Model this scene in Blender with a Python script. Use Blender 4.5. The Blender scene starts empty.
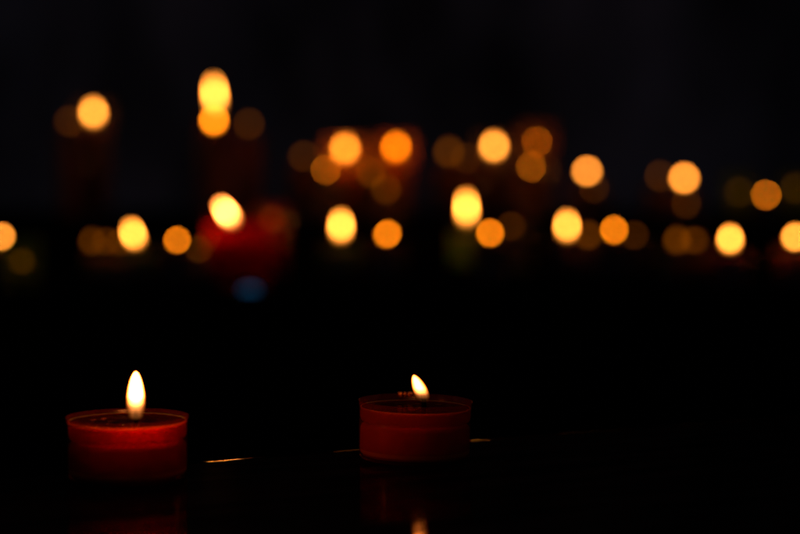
import bpy, math, random
from mathutils import Vector, Matrix
random.seed(4)
sc = bpy.context.scene
COL = sc.collection
PI = math.pi

# ------------------------------------------------------------------ camera
CAM_H = 0.100
PITCH = math.atan(106.0 / 1888.0)
cam_d = bpy.data.cameras.new("camera")
cam = bpy.data.objects.new("camera", cam_d)
COL.objects.link(cam)
cam.location = (0, 0, CAM_H)
cam.rotation_euler = (PI / 2 - PITCH, 0, 0)
cam_d.lens = 85.0
cam_d.sensor_width = 36.0
cam_d.clip_start = 0.01
cam_d.clip_end = 50
cam_d.dof.use_dof = True
cam_d.dof.focus_distance = 0.634
cam_d.dof.aperture_fstop = 5.9
sc.camera = cam

FWD = Vector((0, math.cos(PITCH), -math.sin(PITCH)))
UP = Vector((0, math.sin(PITCH), math.cos(PITCH)))
F = 1888.0


def ray(x, y):
    return FWD * F + Vector((1, 0, 0)) * (x - 400) + UP * (267 - y)


def at_z(x, y, z):
    d = ray(x, y)
    return Vector((0, 0, CAM_H)) + d * ((z - CAM_H) / d.z)


def at_y(x, y, Y):
    d = ray(x, y)
    return Vector((0, 0, CAM_H)) + d * (Y / d.y)


# ------------------------------------------------------------------ render / view
sc.view_settings.view_transform = 'Standard'
sc.view_settings.look = 'None'
sc.view_settings.exposure = 0
sc.view_settings.gamma = 1
sc.cycles.max_bounces = 14
sc.cycles.transparent_max_bounces = 24
sc.cycles.use_denoising = True
sc.cycles.sample_clamp_indirect = 6.0
sc.cycles.use_light_tree = True

w = bpy.data.worlds.new("World")
sc.world = w
w.use_nodes = True
bg = w.node_tree.nodes["Background"]
bg.inputs[0].default_value = (0.52, 0.66, 1.0, 1)
bg.inputs[1].default_value = 0.018


# ------------------------------------------------------------------ materials
def new_mat(name):
    m = bpy.data.materials.new(name)
    m.use_nodes = True
    nt = m.node_tree
    for n in list(nt.nodes):
        nt.nodes.remove(n)
    out = nt.nodes.new("ShaderNodeOutputMaterial")
    return m, nt, out


def N(nt, t, **kw):
    n = nt.nodes.new(t)
    for k, v in kw.items():
        setattr(n, k, v)
    return n


def math_node(nt, op, a, b=None, clamp=False):
    n = nt.nodes.new("ShaderNodeMath")
    n.operation = op
    n.use_clamp = clamp
    for i, v in enumerate((a, b)):
        if v is None:
            continue
        if isinstance(v, (int, float)):
            n.inputs[i].default_value = v
        else:
            nt.links.new(v, n.inputs[i])
    return n.outputs[0]


def ramp(nt, fac, stops, interp='LINEAR'):
    n = nt.nodes.new("ShaderNodeValToRGB")
    cr = n.color_ramp
    cr.interpolation = interp
    while len(cr.elements) < len(stops):
        cr.elements.new(0.5)
    for e, (p, c) in zip(cr.elements, stops):
        e.position = p
        e.color = (c[0], c[1], c[2], 1) if not isinstance(c, (int, float)) else (c, c, c, 1)
    nt.links.new(fac, n.inputs[0])
    return n.outputs[0]


def flame_mat(name, gain, tint=(1, 1, 1), power=2.2, foot=(0.045, 0.35, 1.0)):
    """glowing gas: white hot body, orange skin where the sheet is thin, clear foot round the wick"""
    m, nt, out = new_mat(name)
    tc = N(nt, "ShaderNodeTexCoord")
    sep = N(nt, "ShaderNodeSeparateXYZ")
    nt.links.new(tc.outputs["Generated"], sep.inputs[0])
    t = sep.outputs[2]
    lw = N(nt, "ShaderNodeLayerWeight")
    lw.inputs[0].default_value = 0.5
    thick = math_node(nt, 'SUBTRACT', 1.0, lw.outputs["Facing"])      # 1 in the middle, 0 at the skin
    # brightness along the height
    zs = ramp(nt, t, [(0.0, 0.004), (0.12, 0.012), (0.28, foot[0]), (0.42, foot[1]), (0.58, foot[2]), (0.85, 0.9), (1.0, 0.3)], 'EASE')
    ts = math_node(nt, 'POWER', thick, power)
    st = math_node(nt, 'MULTIPLY', zs, ts)
    col = ramp(nt, thick, [(0.0, (1.0 * tint[0], 0.07 * tint[1], 0.0005 * tint[2])),
                           (0.35, (1.0 * tint[0], 0.17 * tint[1], 0.006 * tint[2])),
                           (0.9, (1.0 * tint[0], 0.285 * tint[1], 0.058 * tint[2]))])
    e = N(nt, "ShaderNodeEmission")
    nt.links.new(col, e.inputs[0])
    nt.links.new(math_node(nt, 'MULTIPLY', st, gain), e.inputs[1])
    tr = N(nt, "ShaderNodeBsdfTransparent")
    al = ramp(nt, t, [(0.0, 0.03), (0.14, 0.07), (0.32, 0.40), (0.52, 1.0)], 'EASE')
    sk = ramp(nt, thick, [(0.0, 0.0), (0.28, 1.0)], 'EASE')
    mix = N(nt, "ShaderNodeMixShader")
    nt.links.new(math_node(nt, 'MULTIPLY', al, sk), mix.inputs[0])
    nt.links.new(tr.outputs[0], mix.inputs[1])
    nt.links.new(e.outputs[0], mix.inputs[2])
    nt.links.new(mix.outputs[0], out.inputs[0])
    return m


def wax_mat(name, col, scatter=1.0, rough=0.45):
    m, nt, out = new_mat(name)
    p = N(nt, "ShaderNodeBsdfPrincipled")
    tc = N(nt, "ShaderNodeTexCoord")
    no = N(nt, "ShaderNodeTexNoise")
    no.inputs["Scale"].default_value = 160
    no.inputs["Detail"].default_value = 3
    nt.links.new(tc.outputs["Object"], no.inputs["Vector"])
    mp = N(nt, "ShaderNodeMapRange")
    mp.inputs[3].default_value = 0.8
    mp.inputs[4].default_value = 1.12
    nt.links.new(no.outputs[0], mp.inputs[0])
    mx = N(nt, "ShaderNodeVectorMath", operation='SCALE')
    mx.inputs[0].default_value = col
    nt.links.new(mp.outputs[0], mx.inputs["Scale"])
    nt.links.new(mx.outputs[0], p.inputs["Base Color"])
    p.inputs["Roughness"].default_value = rough
    p.inputs["Subsurface Weight"].default_value = 1.0
    p.inputs["Subsurface Scale"].default_value = 0.011 * scatter
    p.inputs["Subsurface Radius"].default_value = (1.0, 0.35, 0.2)
    p.inputs["Specular IOR Level"].default_value = 0.3
    bp = N(nt, "ShaderNodeBump")
    bp.inputs["Strength"].default_value = 0.25
    bp.inputs["Distance"].default_value = 0.0003
    nt.links.new(no.outputs[0], bp.inputs["Height"])
    nt.links.new(bp.outputs[0], p.inputs["Normal"])
    nt.links.new(p.outputs[0], out.inputs[0])
    return m


def shell_mat(name, tint, body, body_w=0.2, rough=0.05, ior=1.49, gloss=0.6, through=0.5):
    """thin clear or tinted plastic / glass: lets light straight through, glosses at grazing angles"""
    m, nt, out = new_mat(name)
    tr = N(nt, "ShaderNodeBsdfTransparent")
    tr.inputs[0].default_value = (*tint, 1)
    df = N(nt, "ShaderNodeBsdfDiffuse")
    df.inputs[0].default_value = (*body, 1)
    tl = N(nt, "ShaderNodeBsdfTranslucent")
    tl.inputs[0].default_value = (*body, 1)
    a = N(nt, "ShaderNodeMixShader")
    a.inputs[0].default_value = through
    nt.links.new(df.outputs[0], a.inputs[1])
    nt.links.new(tl.outputs[0], a.inputs[2])
    b = N(nt, "ShaderNodeMixShader")
    b.inputs[0].default_value = body_w
    nt.links.new(tr.outputs[0], b.inputs[1])
    nt.links.new(a.outputs[0], b.inputs[2])
    gl = N(nt, "ShaderNodeBsdfGlossy")
    gl.inputs["Roughness"].default_value = rough
    gl.inputs[0].default_value = (1, 1, 1, 1)
    fr = N(nt, "ShaderNodeFresnel")
    fr.inputs[0].default_value = ior
    tc = N(nt, "ShaderNodeTexCoord")
    no = N(nt, "ShaderNodeTexNoise")
    no.inputs["Scale"].default_value = 220
    nt.links.new(tc.outputs["Object"], no.inputs["Vector"])
    bp = N(nt, "ShaderNodeBump")
    bp.inputs["Strength"].default_value = 0.2
    bp.inputs["Distance"].default_value = 0.0003
    nt.links.new(no.outputs[0], bp.inputs["Height"])
    nt.links.new(bp.outputs[0], gl.inputs["Normal"])
    c = N(nt, "ShaderNodeMixShader")
    nt.links.new(math_node(nt, 'MULTIPLY', fr.outputs[0], gloss), c.inputs[0])
    nt.links.new(b.outputs[0], c.inputs[1])
    nt.links.new(gl.outputs[0], c.inputs[2])
    nt.links.new(c.outputs[0], out.inputs[0])
    return m


def plain_mat(name, col, rough, metal=0.0, spec=0.5, noise=None, bump=0.0, dist=0.001, stretch=(1, 1, 1), lo=0.45, hi=1.5):
    m, nt, out = new_mat(name)
    p = N(nt, "ShaderNodeBsdfPrincipled")
    p.inputs["Base Color"].default_value = (*col, 1)
    p.inputs["Roughness"].default_value = rough
    p.inputs["Metallic"].default_value = metal
    p.inputs["Specular IOR Level"].default_value = spec
    if noise:
        tc = N(nt, "ShaderNodeTexCoord")
        mp = N(nt, "ShaderNodeMapping")
        mp.inputs["Scale"].default_value = stretch
        nt.links.new(tc.outputs["Object"], mp.inputs[0])
        no = N(nt, "ShaderNodeTexNoise")
        no.inputs["Scale"].default_value = noise
        no.inputs["Detail"].default_value = 5
        nt.links.new(mp.outputs[0], no.inputs["Vector"])
        c = ramp(nt, no.outputs[0], [(0.3, tuple(v * lo for v in col)), (0.7, tuple(v * hi for v in col))])
        nt.links.new(c, p.inputs["Base Color"])
        r = N(nt, "ShaderNodeMapRange")
        r.inputs[1].default_value = 0.3
        r.inputs[2].default_value = 0.7
        r.inputs[3].default_value = rough * 0.7
        r.inputs[4].default_value = min(1, rough * 1.4)
        nt.links.new(no.outputs[0], r.inputs[0])
        nt.links.new(r.outputs[0], p.inputs["Roughness"])
        if bump:
            bp = N(nt, "ShaderNodeBump")
            bp.inputs["Strength"].default_value = bump
            bp.inputs["Distance"].default_value = dist
            nt.links.new(no.outputs[0], bp.inputs["Height"])
            nt.links.new(bp.outputs[0], p.inputs["Normal"])
    nt.links.new(p.outputs[0], out.inputs[0])
    return m


M_FLAME = flame_mat("flame", 265.0, power=3.6, foot=(0.013, 0.09, 0.6))
M_FLAME_SHORT = flame_mat("flame_short", 29.0, power=3.2, foot=(0.04, 0.25, 0.8))
M_FLAME_FAR = flame_mat("flame_far", 47.0, (1, 1.10, 0.62))
M_FLAME_BOWL = flame_mat("flame_bowl", 85.0, (1, 1.0, 0.9))
M_FLAME_LOW = flame_mat("flame_low", 52.0, (1, 0.84, 0.10))
M_REFLECT_GLOW = flame_mat("reflect_glow", 1.45, (1, 0.85, 0.06))  # weak emission for the added stand-ins of dim reflections
M_WICK = plain_mat("charred_wick", (0.0016, 0.0013, 0.0012), 0.9, spec=0.03, noise=900, bump=0.4, dist=0.0003)
M_RED_WAX = wax_mat("red_wax", (0.93, 0.44, 0.08), 0.75)
M_CUP = shell_mat("red_clear_plastic", (0.93, 0.52, 0.38), (0.5, 0.06, 0.015), 0.10, 0.22, gloss=0.18)
WAX = {
    'red': wax_mat("deep_red_wax", (0.55, 0.012, 0.006), 2.0),
    'green': wax_mat("green_wax", (0.42, 0.80, 0.03), 2.0),
    'olive': wax_mat("olive_wax", (0.55, 0.45, 0.03), 2.0),
    'amber': wax_mat("amber_wax", (0.90, 0.42, 0.06), 2.0),
    'cream': wax_mat("cream_wax", (0.95, 0.62, 0.22), 2.0),
    'magenta': wax_mat("magenta_wax", (0.5, 0.01, 0.10), 2.0),
    'dark': wax_mat("brown_wax", (0.22, 0.06, 0.02), 1.0),
}
M_CLEAR = shell_mat("clear_plastic", (0.9, 0.9, 0.9), (0.4, 0.35, 0.3), 0.04, 0.05)
M_AMBER = shell_mat("amber_glass", (0.97, 0.88, 0.70), (0.8, 0.38, 0.05), 0.22, 0.08)
M_ROSE = shell_mat("rose_glass", (0.95, 0.62, 0.5), (0.8, 0.02, 0.01), 0.25, 0.08)
M_GREENG = shell_mat("green_glass", (0.80, 0.96, 0.55), (0.3, 0.5, 0.03), 0.2, 0.08)
M_REDG = shell_mat("red_glass", (0.95, 0.30, 0.2), (1.0, 0.012, 0.006), 0.85, 0.06, through=0.85)


M_WAX_GLINT = plain_mat("wax_glint", (0.95, 0.42, 0.06), 0.38, spec=1.0, noise=900, bump=0.7, dist=0.0006)  # wax beads with the orange flame glint put into the colour
sp = [n for n in M_WAX_GLINT.node_tree.nodes if n.type == 'BSDF_PRINCIPLED'][0]
sp.inputs["Specular Tint"].default_value = (1.0, 0.55, 0.2, 1)
sp.inputs["Metallic"].default_value = 0.7
sp.inputs["Coat Weight"].default_value = 1.0
sp.inputs["Coat Roughness"].default_value = 0.3
sp.inputs["Coat Tint"].default_value = (1.0, 0.7, 0.35, 1)


def pool_mat(name, tint):
    m, nt, out = new_mat(name)
    tr = N(nt, "ShaderNodeBsdfTransparent")
    lw = N(nt, "ShaderNodeLayerWeight")          # the flatter the path through the liquid, the more it absorbs
    lw.inputs[0].default_value = 0.5
    nt.links.new(ramp(nt, lw.outputs["Facing"], [(0.0, tint), (0.62, tuple(v * .85 for v in tint)),
                                                 (0.86, tuple(v * .12 for v in tint))]), tr.inputs[0])
    gl = N(nt, "ShaderNodeBsdfGlossy")
    gl.inputs["Roughness"].default_value = 0.03
    fr = N(nt, "ShaderNodeFresnel")
    fr.inputs[0].default_value = 1.44
    tc = N(nt, "ShaderNodeTexCoord")
    no = N(nt, "ShaderNodeTexNoise")
    no.inputs["Scale"].default_value = 130
    nt.links.new(tc.outputs["Object"], no.inputs["Vector"])
    bp = N(nt, "ShaderNodeBump")
    bp.inputs["Strength"].default_value = 0.35
    bp.inputs["Distance"].default_value = 0.0004
    nt.links.new(no.outputs[0], bp.inputs["Height"])
    nt.links.new(bp.outputs[0], gl.inputs["Normal"])
    c = N(nt, "ShaderNodeMixShader")
    nt.links.new(fr.outputs[0], c.inputs[0])
    nt.links.new(tr.outputs[0], c.inputs[1])
    nt.links.new(gl.outputs[0], c.inputs[2])
    nt.links.new(c.outputs[0], out.inputs[0])
    return m


M_POOL = pool_mat("melted_red_wax", (0.9, 0.12, 0.06))


# ------------------------------------------------------------------ mesh helpers
def link_mesh(name, verts, faces, mat, parent=None, smooth=True, loc=(0, 0, 0)):
    me = bpy.data.meshes.new(name)
    me.from_pydata([tuple(v) for v in verts], [], faces)
    me.materials.append(mat)
    for p in me.polygons:
        p.use_smooth = smooth
    me.update()
    o = bpy.data.objects.new(name, me)
    COL.objects.link(o)
    o.parent = parent
    o.location = loc
    return o


def lathe(profile, seg=64, closed=False, off=None, wob=0.0, wseed=0):
    """profile: (r, z) list, r=0 ends become poles"""
    V, Fc, rings = [], [], []
    rnd = random.Random(wseed)
    ph = [rnd.uniform(0, 6.28) for _ in range(3)]
    for k, (r, z) in enumerate(profile):
        ox, oy = off(z) if off else (0, 0)
        if r <= 1e-9:
            rings.append([len(V)])
            V.append((ox, oy, z))
        else:
            ring = []
            for i in range(seg):
                a = 2 * PI * i / seg
                rr = r * (1 + wob * (math.sin(2 * a + ph[0]) * .6 + math.sin(3 * a + ph[1]) * .4 + math.sin(5 * a + ph[2]) * .25))
                ring.append(len(V))
                V.append((ox + rr * math.cos(a), oy + rr * math.sin(a), z))
            rings.append(ring)
    pairs = list(zip(rings, rings[1:]))
    if closed:
        pairs.append((rings[-1], rings[0]))
    for A, B in pairs:
        if len(A) == 1 and len(B) == 1:
            continue
        for i in range(seg):
            j = (i + 1) % seg
            if len(A) == 1:
                Fc.append((A[0], B[j], B[i]))
            elif len(B) == 1:
                Fc.append((A[i], A[j], B[0]))
            else:
                Fc.append((A[i], A[j], B[j], B[i]))
    return V, Fc


def flame_mesh(R, L, bend=(0, 0), seg=32, fat=0.0):
    """teardrop with its widest point low down; bend = sideways drift of the tip"""
    prof = []
    n = 26
    for k in range(n + 1):
        t = k / n
        # rounded foot, widest at ~0.33, long taper to a soft point
        if t < 0.30:
            u = t / 0.30
            r = 0.66 + 0.34 * math.sin(u * PI / 2)
            if t < 0.06:
                r *= math.sqrt(max(0.0, 1 - (1 - t / 0.06) ** 2))
        else:
            u = (t - 0.30) / 0.70
            r = (1 - u ** (2.0 + fat)) ** (0.68)
        prof.append((R * max(r, 0.0), L * t))
    prof[0] = (0, 0)
    prof[-1] = (0, L)
    return lathe(prof, seg, off=lambda z: (bend[0] * (z / L) ** 1.35, bend[1] * (z / L) ** 1.35))


def tube(pts, rads, seg=12):
    V, Fc = [], []
    P = [Vector(p) for p in pts]
    for k, p in enumerate(P):
        d = (P[min(k + 1, len(P) - 1)] - P[max(k - 1, 0)]).normalized()
        a = Vector((0, 1, 0)).cross(d)
        if a.length < 1e-3:
            a = Vector((1, 0, 0))
        a.normalize()
        b = d.cross(a)
        for i in range(seg):
            t = 2 * PI * i / seg
            V.append(p + (a * math.cos(t) + b * math.sin(t)) * rads[k])
    for k in range(len(P) - 1):
        for i in range(seg):
            j = (i + 1) % seg
            Fc.append((k * seg + i, k * seg + j, (k + 1) * seg + j, (k + 1) * seg + i))
    Fc.append(tuple(range(seg))[::-1])
    Fc.append(tuple((len(P) - 1) * seg + i for i in range(seg)))
    return V, Fc


def thing(name, label, cat, loc, rz=0.0, group=None, tilt=(0, 0)):
    o = bpy.data.objects.new(name, None)
    o.empty_display_size = 0.01
    COL.objects.link(o)
    o.location = loc
    o.rotation_euler = (tilt[0], tilt[1], rz)
    o["label"] = label
    o["category"] = cat
    if group:
        o["group"] = group
    return o


def structure(name, verts, faces, mat, smooth=False):
    o = link_mesh(name, verts, faces, mat, smooth=smooth)
    o["kind"] = "structure"
    return o


def box(x0, x1, y0, y1, z0, z1):
    V = [(x, y, z) for z in (z0, z1) for y in (y0, y1) for x in (x0, x1)]
    Fc = [(0, 2, 3, 1), (4, 5, 7, 6), (0, 1, 5, 4), (2, 6, 7, 3), (0, 4, 6, 2), (1, 3, 7, 5)]
    return V, Fc


# ------------------------------------------------------------------ foreground tealights
def tealight_front(mflame, label, base, level, wick_off, flame_R, flame_L, flame_base, bend, tilt, seed, flame_fat=0.0, beads=()):
    H, R = 0.0196, 0.0190
    t = thing("tealight_candle", label, "candle", base, tilt=tilt, group="lit red tealights on the dark plank")
    # clear cup: outer wall with rounded foot and a bead at the rim
    outer = [(0.0, 0.0003), (0.0150, 0.0003), (0.0160, 0.0000), (0.0176, 0.0000), (0.0183, 0.0004), (0.0187, 0.0014),
             (0.01885, 0.0040), (0.01890, 0.0100), (0.01885, 0.0128), (0.01870, 0.0134), (0.01890, 0.0140),
             (0.01900, 0.0170), (0.01900, 0.0190), (0.01925, 0.0193), (0.01930, 0.01955), (0.01915, H),
             (0.01875, H - 0.0001), (0.01860, 0.0192)]
    inner = [(0.01858, 0.0140), (0.01845, 0.0134), (0.01852, 0.0120), (0.01850, 0.0040), (0.0180, 0.0012), (0.0, 0.0010)]
    V, Fc = lathe(outer + inner, 128)
    link_mesh("cup", V, Fc, M_CUP, t)
    # wax: solid with a shallow melted dish, a crease where the soft wax meets the hard wax
    z = level
    wprof = [(0.0, 0.0013), (0.0176, 0.0013), (0.01840, 0.0024), (0.01842, 0.006), (0.01840, 0.0104),
             (0.0181, 0.0112), (0.0168, 0.0117), (0.0168, 0.0123), (0.0181, 0.0129), (0.01838, 0.0135),
             (0.01850, 0.0142), (0.01855, z - 0.0008), (0.01857, z + 0.0002), (0.0184, z + 0.0002), (0.0179, z - 0.0006),
             (0.0175, z - 0.0016), (0.0171, z - 0.0038), (0.0158, z - 0.0052), (0.010, z - 0.0062), (0.0, z - 0.0064)]
    V, Fc = lathe(wprof, 96)
    wx = link_mesh("wax", V, Fc, M_RED_WAX, t)
    # liquid surface: climbs a little at the cup wall and up the wick, faint ripples between
    nr, ns, R0 = 70, 96, 0.0181
    V, Fc = [(0.0, 0.0, 0.0)], []
    for a in range(1, nr + 1):
        for b in range(ns):
            t_ = 2 * PI * b / ns
            V.append((R0 * a / nr * math.cos(t_), R0 * a / nr * math.sin(t_), 0.0))
    W = []
    for (x_, y_, _) in V:
        d = math.hypot(x_ - wick_off[0], y_ - wick_off[1])
        q = R0 - math.hypot(x_, y_)
        zz = z - 0.00035 + 0.0008 * math.exp(-d / 0.0013) + 0.00045 * math.exp(-q / 0.0011)
        zz += 0.000035 * math.sin(d * 2600 + seed) * math.exp(-d / 0.006) + 0.00002 * math.sin(x_ * 900 + seed) * math.sin(y_ * 1300)
        W.append((x_, y_, zz))
    for b in range(ns):
        Fc.append((0, 1 + b, 1 + (b + 1) % ns))
        for a in range(nr - 1):
            o_ = 1 + a * ns
            Fc.append((o_ + b, o_ + ns + b, o_ + ns + (b + 1) % ns, o_ + (b + 1) % ns))
    link_mesh("melted_wax", W, Fc, M_POOL, wx)
    wx0, wy0 = wick_off
    zt = flame_base + 0.0036
    cx = bend[0] * 0.12
    pts = [(wx0, wy0, z - 0.0018), (wx0 + 0.0001, wy0, z + 0.0012), (wx0 - cx * 0.2, wy0, z + (zt - z) * 0.55),
           (wx0 + cx, wy0, zt - 0.0006), (wx0 + cx * 1.4, wy0 - 0.0002, zt)]
    V, Fc = tube(pts, [0.00075, 0.0008, 0.00078, 0.0007, 0.00045])
    link_mesh("wick", V, Fc, M_WICK, t)
    for (ang_, sx) in beads:
        V, Fc = lathe([(0, .0007), (.0006, .0006), (.0009, .0002), (.0008, -.0005), (.0004, -.0012), (0, -.0014)], 20, wob=.12, wseed=int(ang_))
        a_ = math.radians(ang_)
        link_mesh("wax_glint_bead", [(v[0] * sx + .0187 * math.cos(a_), v[1] + .0187 * math.sin(a_), v[2] + H) for v in V], Fc, M_WAX_GLINT, t)
    V, Fc = flame_mesh(flame_R, flame_L, bend, 48, flame_fat)
    link_mesh("flame", V, Fc, mflame, t, loc=(wx0, wy0, flame_base))
    return t


left = at_z(128, 477.5, 0.0)
right = at_z(414.5, 458.0, 0.0)
tealight_front(M_FLAME, "red tealight with a tall upright flame, nearer and larger of the two on the plank",
               left, 0.0180, (0.0038, -0.0080), 0.00300, 0.0158, 0.0190, (0.0001, 0), (0, 0), 3)
tealight_front(M_FLAME_SHORT, "red tealight in a clear rimmed cup with a short flame leaning left, on the plank",
               right, 0.0172, (0.0026, -0.0062), 0.00275, 0.0098, 0.0194, (-0.0034, 0), (0, math.radians(1.1)), 7, 0.3, ((106, 1.2), (101, 0.8), (95, 1.5)))

# ------------------------------------------------------------------ plank with a rolled, varnished back edge
P0 = at_z(200, 461, -0.0003)
P1 = at_z(477, 439.5, -0.0003)
dv = (P1 - P0)
dv.z = 0
ang = math.atan2(dv.y, dv.x)
dv.normalize()
nv = Vector((dv.y, -dv.x, 0))      # towards the camera


def plank():
    # cross section (distance from back edge towards the camera, height), swept along the edge direction
    prof = [(0.0008, -0.028), (0.0008, -0.0015), (0.0070, -0.0004), (0.0071, 0.0), (0.20, 0.0), (0.2320, 0.0), (0.2345, -0.0007),
            (0.2355, -0.0025), (0.2355, -0.028)]
    L0, L1, n = -0.55, 0.75, 260
    V, Fc = [], []
    rnd = random.Random(5)
    for k in range(n + 1):
        s = L0 + (L1 - L0) * k / n
        j = rnd.uniform(-1, 1) * 0.00013
        for i, (d, z) in enumerate(prof):
            jj = 0
            V.append((s, -d + jj, z + jj * 0.6))
    m = len(prof)
    for k in range(n):
        for i in range(m):
            i2 = (i + 1) % m
            Fc.append((k * m + i, (k + 1) * m + i, (k + 1) * m + i2, k * m + i2))
    Fc.append(tuple(range(m)))
    Fc.append(tuple(n * m + i for i in range(m))[::-1])
    mat = plain_mat("black_lacquer", (0.006, 0.004, 0.003), 0.13, spec=0.02, noise=38, bump=0.3, dist=0.0006,
                    stretch=(0.35, 2.4, 1))
    nt = mat.node_tree
    pn = [n for n in nt.nodes if n.type == 'BSDF_PRINCIPLED'][0]
    pn.inputs["Specular IOR Level"].default_value = 0.0
    pn.inputs["Roughness"].default_value = 1.0
    for l in [l for l in nt.links if l.to_socket == pn.inputs["Roughness"]]:
        nt.links.remove(l)
    gl = N(nt, "ShaderNodeBsdfGlossy")            # worn lacquer: a weak sheen, streaky along the board
    gl.inputs["Roughness"].default_value = 0.06
    gl.inputs[0].default_value = (1, 0.75, 0.5, 1)
    nz = [n for n in nt.nodes if n.type == 'TEX_NOISE'][0]
    bpn = [n for n in nt.nodes if n.type == 'BUMP'][0]
    nt.links.new(bpn.outputs[0], gl.inputs["Normal"])
    fac = N(nt, "ShaderNodeMapRange")
    fac.inputs[1].default_value = 0.35
    fac.inputs[2].default_value = 0.68
    fac.inputs[3].default_value = 0.04
    fac.inputs[4].default_value = 0.15
    nt.links.new(nz.outputs[0], fac.inputs[0])
    mx = N(nt, "ShaderNodeMixShader")
    nt.links.new(fac.outputs[0], mx.inputs[0])
    nt.links.new(pn.outputs[0], mx.inputs[1])
    nt.links.new(gl.outputs[0], mx.inputs[2])
    nt.links.new(mx.outputs[0], [n for n in nt.nodes if n.type == 'OUTPUT_MATERIAL'][0].inputs[0])
    o = link_mesh("plank", V, Fc, mat, smooth=True)
    o.location = (P0.x, P0.y, 0)
    o.rotation_euler = (0, 0, ang)
    md = o.modifiers.new("edge", 'EDGE_SPLIT')
    md.split_angle = math.radians(50)
    o["label"] = "long black lacquered plank under the two sharp red tealights"
    o["category"] = "plank"
    # varnished back edge, rolling gently away: the flames behind glint in it
    prof = [(0.0069, -0.0003), (0.0069, 0.00005)]
    zz, d = 0.00005, 0.0069
    n_ = 14
    for i in range(n_):
        step = 0.0058 / n_
        d -= step
        zz -= step * math.tan(math.radians(-0.3 + 6.5 * (i + 0.5) / n_))
        prof.append((d, zz))
    prof += [(0.0004, zz - 0.0003), (0.0001, zz - 0.0010), (0.0, zz - 0.0020), (0.0, -0.0279), (0.0007, -0.0279), (0.0007, -0.0022)]
    V, Fc = [], []
    n2 = 900
    m = len(prof)
    for k in range(n2 + 1):
        s_ = L0 + (L1 - L0) * k / n2
        wv = (math.sin(s_ * 310 + 1.3) + .7 * math.sin(s_ * 730 + 0.4) + .5 * math.sin(s_ * 1490)) * 0.000035
        for i, (dd, z_) in enumerate(prof):
            u = max(0.0, min(1.0, (0.0069 - dd) / 0.0069)) if i > 1 and i < m - 3 else 0
            V.append((s_, -dd, z_ + wv * u))
    for k in range(n2):
        for i in range(m):
            i2 = (i + 1) % m
            Fc.append((k * m + i, (k + 1) * m + i, (k + 1) * m + i2, k * m + i2))
    vm = plain_mat("glint_masked_edge", (0.004, 0.003, 0.002), 0.11, spec=0.5, noise=260, bump=0.25, dist=0.0002, stretch=(0.5, 2, 1))
    # gloss masked along the edge so glints are put only in chosen stretches
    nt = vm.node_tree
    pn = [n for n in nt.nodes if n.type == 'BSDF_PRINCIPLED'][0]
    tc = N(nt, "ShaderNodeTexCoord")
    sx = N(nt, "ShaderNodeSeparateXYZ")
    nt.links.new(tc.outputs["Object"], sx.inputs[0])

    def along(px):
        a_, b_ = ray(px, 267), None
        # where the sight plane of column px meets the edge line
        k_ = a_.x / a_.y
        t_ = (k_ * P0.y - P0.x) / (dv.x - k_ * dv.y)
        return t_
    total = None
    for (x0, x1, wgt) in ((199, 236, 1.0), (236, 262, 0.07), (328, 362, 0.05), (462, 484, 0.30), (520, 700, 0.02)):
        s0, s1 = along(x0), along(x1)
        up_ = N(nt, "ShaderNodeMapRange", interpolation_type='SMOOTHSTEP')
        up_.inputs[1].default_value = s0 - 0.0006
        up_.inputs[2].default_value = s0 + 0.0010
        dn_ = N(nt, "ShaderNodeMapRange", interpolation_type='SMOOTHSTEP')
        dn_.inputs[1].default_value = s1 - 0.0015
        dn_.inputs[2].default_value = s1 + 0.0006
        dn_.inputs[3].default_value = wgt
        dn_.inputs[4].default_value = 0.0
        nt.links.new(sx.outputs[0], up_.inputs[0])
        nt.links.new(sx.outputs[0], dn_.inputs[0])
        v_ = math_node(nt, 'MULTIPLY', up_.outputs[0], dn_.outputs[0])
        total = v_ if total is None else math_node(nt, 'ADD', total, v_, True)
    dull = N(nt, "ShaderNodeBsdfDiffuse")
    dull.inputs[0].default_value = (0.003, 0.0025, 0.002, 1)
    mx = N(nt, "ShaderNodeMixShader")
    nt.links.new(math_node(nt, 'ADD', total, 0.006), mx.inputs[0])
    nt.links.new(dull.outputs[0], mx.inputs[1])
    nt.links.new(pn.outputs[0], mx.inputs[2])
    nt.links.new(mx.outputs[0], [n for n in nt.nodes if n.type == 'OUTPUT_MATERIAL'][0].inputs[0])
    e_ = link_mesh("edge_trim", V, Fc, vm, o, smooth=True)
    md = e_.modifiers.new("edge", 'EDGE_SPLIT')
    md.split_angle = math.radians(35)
    return o


plank()

# ------------------------------------------------------------------ setting
M_GROUND = plain_mat("dark_stone", (0.003, 0.0028, 0.0028), 0.9, spec=0.0, noise=14, bump=0.4, dist=0.004)
V, Fc = box(-4, 4, -1.0, 3.6, -0.06, -0.028)
structure("ground", V, Fc, M_GROUND)
M_WALL = plain_mat("night_wall", (0.20, 0.19, 0.21), 0.9, spec=0.1, noise=2.6, stretch=(1.6, 1, 0.7), lo=0.05, hi=2.4)
V, Fc = box(-4, 4, 3.4, 3.6, -0.028, 3.0)
structure("back_wall", V, Fc, M_WALL)

LOW_Z = -0.012
TIER_Z = 0.030
M_LEDGE = plain_mat("black_ledge", (0.003, 0.0027, 0.0027), 0.9, spec=0.0, noise=20, bump=0.3, dist=0.002)


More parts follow.
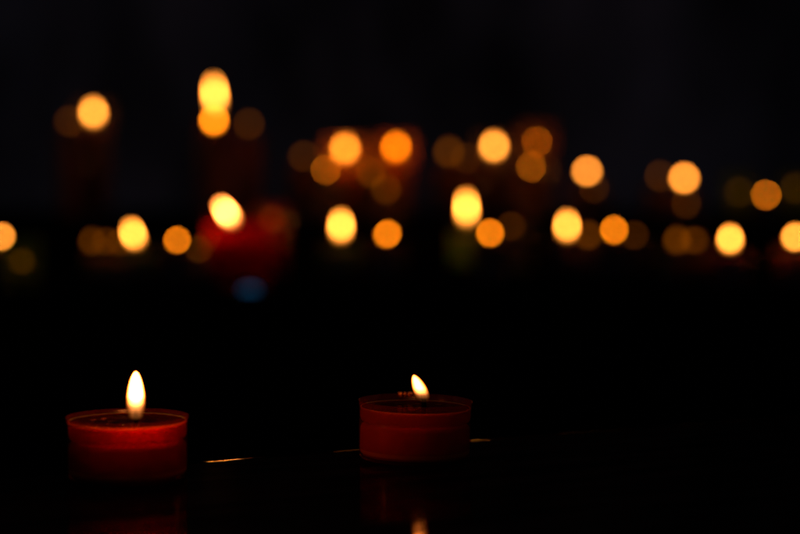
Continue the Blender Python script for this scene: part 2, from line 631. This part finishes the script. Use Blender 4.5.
def ledge(name, label, y0, y1, z):
    b = 0.004
    V, Fc = [], []
    prof = [(y0, -0.028), (y0, z - b), (y0 + b * .3, z - b * .3), (y0 + b, z), (y1 - b, z), (y1, z - b), (y1, -0.028)]
    for x in (-1.3, 1.3):
        for (y, zz) in prof:
            V.append((x, y, zz))
    m = len(prof)
    for i in range(m):
        Fc.append((i, (i + 1) % m, m + (i + 1) % m, m + i))
    Fc.append(tuple(range(m))[::-1])
    Fc.append(tuple(m + i for i in range(m)))
    o = link_mesh(name, V, Fc, M_LEDGE, smooth=False)
    o["label"] = label
    o["category"] = "ledge"


ledge("ledge", "low dark ledge carrying the nearer row of blurred candles", 1.50, 2.12, LOW_Z)
ledge("ledge", "higher dark ledge at the back carrying the upper row of blurred candles", 2.13, 2.75, TIER_Z)


# ------------------------------------------------------------------ background candles
def far_candle(name, label, cat, group, x, y, Y, base_z, body, colour, fR, fL, low=False, R=0.019, bend=(0, 0), shell=None,
               rz=0.0, off=(0, 0), lit=True, faint=False):
    """(x, y) where the middle of the flame shows; Y its distance; the body grows from the ledge up to the flame"""
    c = at_y(x, y, Y)
    zf = c.z - fL * 0.62
    h = max(0.010, zf - base_z - 0.0035)      # wax level
    t = thing(name, label, cat, (c.x + off[0], c.y + off[1], base_z), rz, group)
    ox, oy = -off[0], -off[1]
    if body == 'tealight':
        Hc = h + 0.002
        V, Fc = lathe([(0, 0.0002), (R * .95, 0.0002), (R * 1.0, 0.0015), (R * 1.0, Hc), (R * 1.02, Hc + 0.0003),
                       (R * .97, Hc + 0.0003), (R * .965, 0.0012), (0, 0.001)], 40)
        link_mesh("cup", V, Fc, shell or M_CLEAR, t)
        V, Fc = lathe([(0, 0.0016), (R * .945, 0.0016), (R * .95, h - 0.0004), (R * .93, h), (R * .6, h - .0008), (0, h - .001)], 40)
        link_mesh("wax", V, Fc, WAX[colour], t)
    elif body == 'pillar':
        V, Fc = lathe([(0, 0), (R * .98, 0), (R, 0.002), (R, h - 0.001), (R * .93, h + 0.0005), (R * .7, h - 0.001), (0, h - 0.002)],
                      40, wob=0.012, wseed=int(x))
        link_mesh("wax", V, Fc, WAX[colour], t)
    elif body == 'glass':
        Hg = h + 0.030
        V, Fc = lathe([(0, 0), (R * .86, 0), (R * .92, 0.002), (R * 1.0, Hg * .5), (R * 1.06, Hg), (R * 1.07, Hg + .0006),
                       (R * 1.0, Hg + .0006), (R * .93, Hg * .5), (R * .85, 0.005), (0, 0.0045)], 48)
        link_mesh("glass_cup", V, Fc, shell or M_AMBER, t)
        V, Fc = lathe([(0, 0.0055), (R * .80, 0.0058), (R * .88, h - .0003), (R * .86, h), (0, h - .001)], 40)
        link_mesh("wax", V, Fc, WAX[colour], t)
    elif body == 'bowl':
        Hg = h + 0.007
        prof_o = [(0, 0), (R * .55, 0), (R * .62, .003), (R * .60, .006), (R * .86, Hg * .30), (R, Hg * .58), (R * .97, Hg * .85), (R * .93, Hg)]
        prof_i = [(R * .90, Hg), (R * .93, Hg * .84), (R * .95, Hg * .58), (R * .80, Hg * .32), (0, .009)]
        V, Fc = lathe(prof_o + prof_i, 56)
        link_mesh("glass_bowl", V, Fc, shell or M_REDG, t)
        V, Fc = lathe([(0, 0.0095), (.0150, 0.0095), (.0155, 0.012), (.0150, h - .001), (.014, h), (0, h - .001)], 48)
        link_mesh("wax", [(v[0] + ox, v[1] + oy, v[2]) for v in V], Fc, WAX[colour], t)
    V, Fc = tube([(ox, oy, h - .0012), (ox + .0001, oy, h + .003), (ox + .0004, oy, h + .0065)], [.0008, .0008, .0005], 8)
    link_mesh("wick", V, Fc, M_WICK, t)
    if not lit:
        return t
    V, Fc = flame_mesh(fR, fL, bend, 24)
    link_mesh("flame", V, Fc, M_FLAME_BOWL if body == 'bowl' else M_REFLECT_GLOW if faint else M_FLAME_LOW if low else M_FLAME_FAR, t, loc=(ox, oy, h + 0.0035))  # faint ones get an added emitter standing in for a reflection
    return t


GL = "blurred candles burning on the low ledge"
GU = "blurred candles burning on the high ledge"


def yd(y, h=0.027):      # distance at which a flame h above the low ledge shows at row y
    return F * (CAM_H - LOW_Z - h) / (y - 161.0) * 1.0


LOWER = [
    # x, y, Y, body, colour, fR, fL, low, R, bend, label
    (2, 237, 1.80, 'tealight', 'olive', .0036, .011, False, .019, (0, 0), "small flame on a tealight cut by the left edge of the frame"),
    (136, 234, 1.84, 'tealight', 'green', .0040, .0225, False, .019, (-.005, 0), "green tealight with a bright flame, between the amber strip of light and a dim flame"),
    (176, 240, 1.76, 'tealight', 'dark', .0024, .0075, True, .019, (.002, 0), "dim orange flame on a dark tealight left of the red glass bowl"),
    (341, 226, 1.95, 'tealight', 'green', .0042, .0270, False, .019, (0, 0), "green tealight with a round bright flame, directly below the upper flame at its left"),
    (385, 234, 1.83, 'tealight', 'dark', .0030, .009, True, .019, (.004, 0), "dim orange flame of a low tealight just right of the round bright one"),
    (467, 208, 2.03, 'pillar', 'green', .0039, .0360, False, .017, (-.001, 0), "short green pillar candle with the tallest flame of the low ledge"),
    (490, 233, 1.83, 'tealight', 'dark', .0030, .0085, True, .019, (0, 0), "dim orange flame touching the lower right of the tallest low ledge flame"),
    (567, 226, 1.97, 'tealight', 'dark', .0039, .0230, False, .019, (0, 0), "bright egg shaped flame on a dark tealight, fourth bright one of the low ledge"),
    (614, 230, 1.88, 'tealight', 'dark', .0026, .0100, True, .019, (0, 0), "dim orange flame right of the egg shaped bright flame"),
    (730, 239, 1.76, 'tealight', 'magenta', .0042, .0170, False, .019, (0, 0), "magenta tealight with a round yellow flame near the right of the low ledge"),
    (795, 237, 1.79, 'tealight', 'amber', .0044, .0125, False, .019, (0, 0), "amber tealight with a flame cut by the right edge of the frame"),
]
for (x, y, Y, body, colour, fR, fL, low, R, bend, lab) in LOWER:
    nm = {'tealight': 'tealight_candle', 'pillar': 'pillar_candle'}[body]
    far_candle(nm, lab, "candle", GL, x, y, Y, LOW_Z, body, colour, fR, fL, low, R, bend)

UPPER = [
    (94, 112, 2.22, 'glass', 'dark', .0058, .0250, False, .021, (-.001, 0), "tall candle glass with the single bright flame at the upper left"),
    (216, 94, 2.30, 'pillar', 'dark', .0042, .0440, False, .020, (-.003, 0), "tallest pillar candle with the highest and longest flame in the photo"),
    (214, 120, 2.20, 'pillar', 'dark', .0042, .0170, True, .018, (0, 0), "shorter pillar candle whose orange flame merges under the highest flame"),
    (345, 148, 2.24, 'glass', 'amber', .0068, .0270, False, .022, (0, 0), "amber glass candle with a bright flame, left one of the middle upper pair"),
    (395, 147, 2.30, 'glass', 'amber', .0054, .0220, True, .022, (.002, 0), "amber glass candle with an orange flame, right one of the middle upper pair"),
    (326, 170, 2.18, 'tealight', 'cream', .0017, .0060, True, .019, (0, 0), "small dim flame at the lower left of the bright middle upper flame"),
    (494, 146, 2.26, 'glass', 'dark', .0060, .0220, False, .022, (0, 0), "candle glass with a round yellow flame above the tallest low ledge flame"),
    (537, 142, 2.32, 'glass', 'dark', .0019, .0090, True, .021, (0, 0), "candle glass with a faint flame right of the round yellow one"),
    (531, 167, 2.18, 'tealight', 'amber', .0015, .0060, True, .019, (0, 0), "tealight with a faint flame standing in front of the faintly lit candle glass"),
    (587, 171, 2.24, 'pillar', 'dark', .0052, .0125, False, .019, (0, 0), "short pillar candle with a pale round flame over the egg shaped low flame"),
    (684, 178, 2.30, 'pillar', 'dark', .0056, .0150, False, .019, (0, 0), "short pillar candle with a round yellow flame, second from the right above"),
    (766, 195, 2.20, 'tealight', 'dark', .0027, .0070, True, .019, (0, 0), "tealight with an orange flame, rightmost on the high ledge"),
]
for (x, y, Y, body, colour, fR, fL, low, R, bend, lab) in UPPER:
    nm = {'tealight': 'tealight_candle', 'pillar': 'pillar_candle', 'glass': 'glass_candle'}[body]
    far_candle(nm, lab, "candle", GU, x, y, Y, TIER_Z, body, colour, fR, fL, low, R, bend,
               shell=M_CLEAR if x in (94, 494) else None)

# the red bowl with its leaning flame and an added emitter for a blue glow of unknown source
far_candle("bowl_candle", "wide red glass bowl candle with a bright leaning flame", "candle", GL,
           233, 212, 1.68, LOW_Z, 'bowl', 'red', .0045, .0215, False, .034, (-.011, 0), off=(0.009, 0.006))
c = at_z(250, 292, LOW_Z + 0.004)
t = thing("blue_glow_puck", "added puck with a dim blue glow in front of the red glass bowl", "glow puck", (c.x, c.y, LOW_Z))
V, Fc = lathe([(0, 0), (.0105, 0), (.0115, .001), (.0112, .0045), (.0100, .0050), (0, .0050)], 40)
link_mesh("base", V, Fc, plain_mat("dark_plastic", (0.01, 0.01, 0.012), 0.4), t)
m, nt, out = new_mat("blue_glow")
e = N(nt, "ShaderNodeEmission")
e.inputs[0].default_value = (0.03, 0.42, 1.0, 1)
e.inputs[1].default_value = 0.16
nt.links.new(e.outputs[0], out.inputs[0])
V, Fc = lathe([(.0070, .0050), (.0067, .0064), (.0050, .0078), (.0025, .0084), (0, .0086)], 40)
link_mesh("lens", V, Fc, m, t)

# added faint glows standing in for reflections between the bright flames
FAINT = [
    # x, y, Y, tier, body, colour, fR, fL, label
    (70, 121, 2.40, 1, 'pillar', 'dark', .0022, .008, "added dark pillar candle standing in for a faint reflection, left of the upper left candle glass"),
    (249, 124, 2.40, 1, 'pillar', 'dark', .0020, .008, "added dark pillar candle standing in for a dim reflection, right of the long highest flame"),
    (304, 156, 2.34, 1, 'tealight', 'amber', .0022, .008, "added raised tealight standing in for a dim reflection, at the far left of the middle upper cluster"),
    (371, 172, 2.20, 1, 'tealight', 'amber', .0025, .009, "added raised tealight for a faint reflection between the middle upper pair"),
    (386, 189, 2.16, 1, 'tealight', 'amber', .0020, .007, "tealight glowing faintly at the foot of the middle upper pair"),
    (449, 152, 2.36, 1, 'tealight', 'amber', .0027, .009, "added raised tealight for a brownish reflection, left of the round yellow flame"),
    (466, 158, 2.30, 1, 'tealight', 'amber', .0016, .007, "added raised tealight for a very faint reflection touching the round yellow flame"),
    (594, 188, 2.18, 1, 'tealight', 'dark', .0014, .006, "added dark tealight for a reflection under the pale round flame"),
    (660, 176, 2.36, 1, 'tealight', 'amber', .0019, .008, "added raised tealight for a brown reflection, left of the second flame from the right above"),
    (739, 192, 2.28, 1, 'glass', 'olive', .0022, .008, "green candle glass with an added greenish glow, left of the rightmost upper flame"),
    (795, 188, 2.28, 1, 'glass', 'olive', .0024, .009, "green candle glass with an added greenish glow cut by the right edge"),
    (686, 211, 2.13, 1, 'tealight', 'dark', .0012, .006, "added dark tealight for a brown reflection under the second flame from the right above"),
    (588, 235, 1.94, 0, 'tealight', 'amber', .0024, .008, "added amber tealight for a faint reflection just right of the egg shaped flame"),
    (634, 235, 1.98, 0, 'tealight', 'dark', .0016, .006, "added dark tealight for a faint reflection, right of a dim orange flame"),
    (677, 240, 1.82, 0, 'tealight', 'olive', .0021, .007, "left one of two touching tealights added for faint reflections on the low ledge"),
    (694, 240, 1.80, 0, 'tealight', 'amber', .0021, .007, "right one of two touching tealights added for faint reflections on the low ledge"),
    (511, 226, 1.98, 0, 'tealight', 'dark', .0017, .006, "added dark tealight for a faint reflection behind the dim flame next to the tallest low one"),
    (22, 261, 1.66, 0, 'glass', 'olive', .0018, .007, "green candle glass with an added greenish glow, lowest at the left edge of the photo"),
    (199, 249, 1.80, 0, 'tealight', 'amber', .0013, .006, "added amber tealight for a dim reflection beside the left side of the red bowl"),
    (272, 219, 1.86, 0, 'glass', 'red', .0030, .009, "added red candle glass for a rusty reflection behind the right rim of the red bowl"),
    (92, 241, 1.86, 0, 'tealight', 'cream', .0016, .006, "added cream tealight for a reflection, left end of the strip of low amber glows"),
    (106, 241, 1.84, 0, 'tealight', 'cream', .0016, .006, "added cream tealight for a reflection, in the middle of the strip of low amber glows"),
    (120, 242, 1.80, 0, 'tealight', 'cream', .0016, .006, "added cream tealight for a reflection, right end of the strip of low amber glows"),
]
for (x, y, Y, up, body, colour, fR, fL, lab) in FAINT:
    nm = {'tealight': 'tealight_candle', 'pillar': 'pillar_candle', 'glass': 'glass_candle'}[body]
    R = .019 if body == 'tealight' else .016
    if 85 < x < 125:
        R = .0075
        nm = "small_stand_in_candle"
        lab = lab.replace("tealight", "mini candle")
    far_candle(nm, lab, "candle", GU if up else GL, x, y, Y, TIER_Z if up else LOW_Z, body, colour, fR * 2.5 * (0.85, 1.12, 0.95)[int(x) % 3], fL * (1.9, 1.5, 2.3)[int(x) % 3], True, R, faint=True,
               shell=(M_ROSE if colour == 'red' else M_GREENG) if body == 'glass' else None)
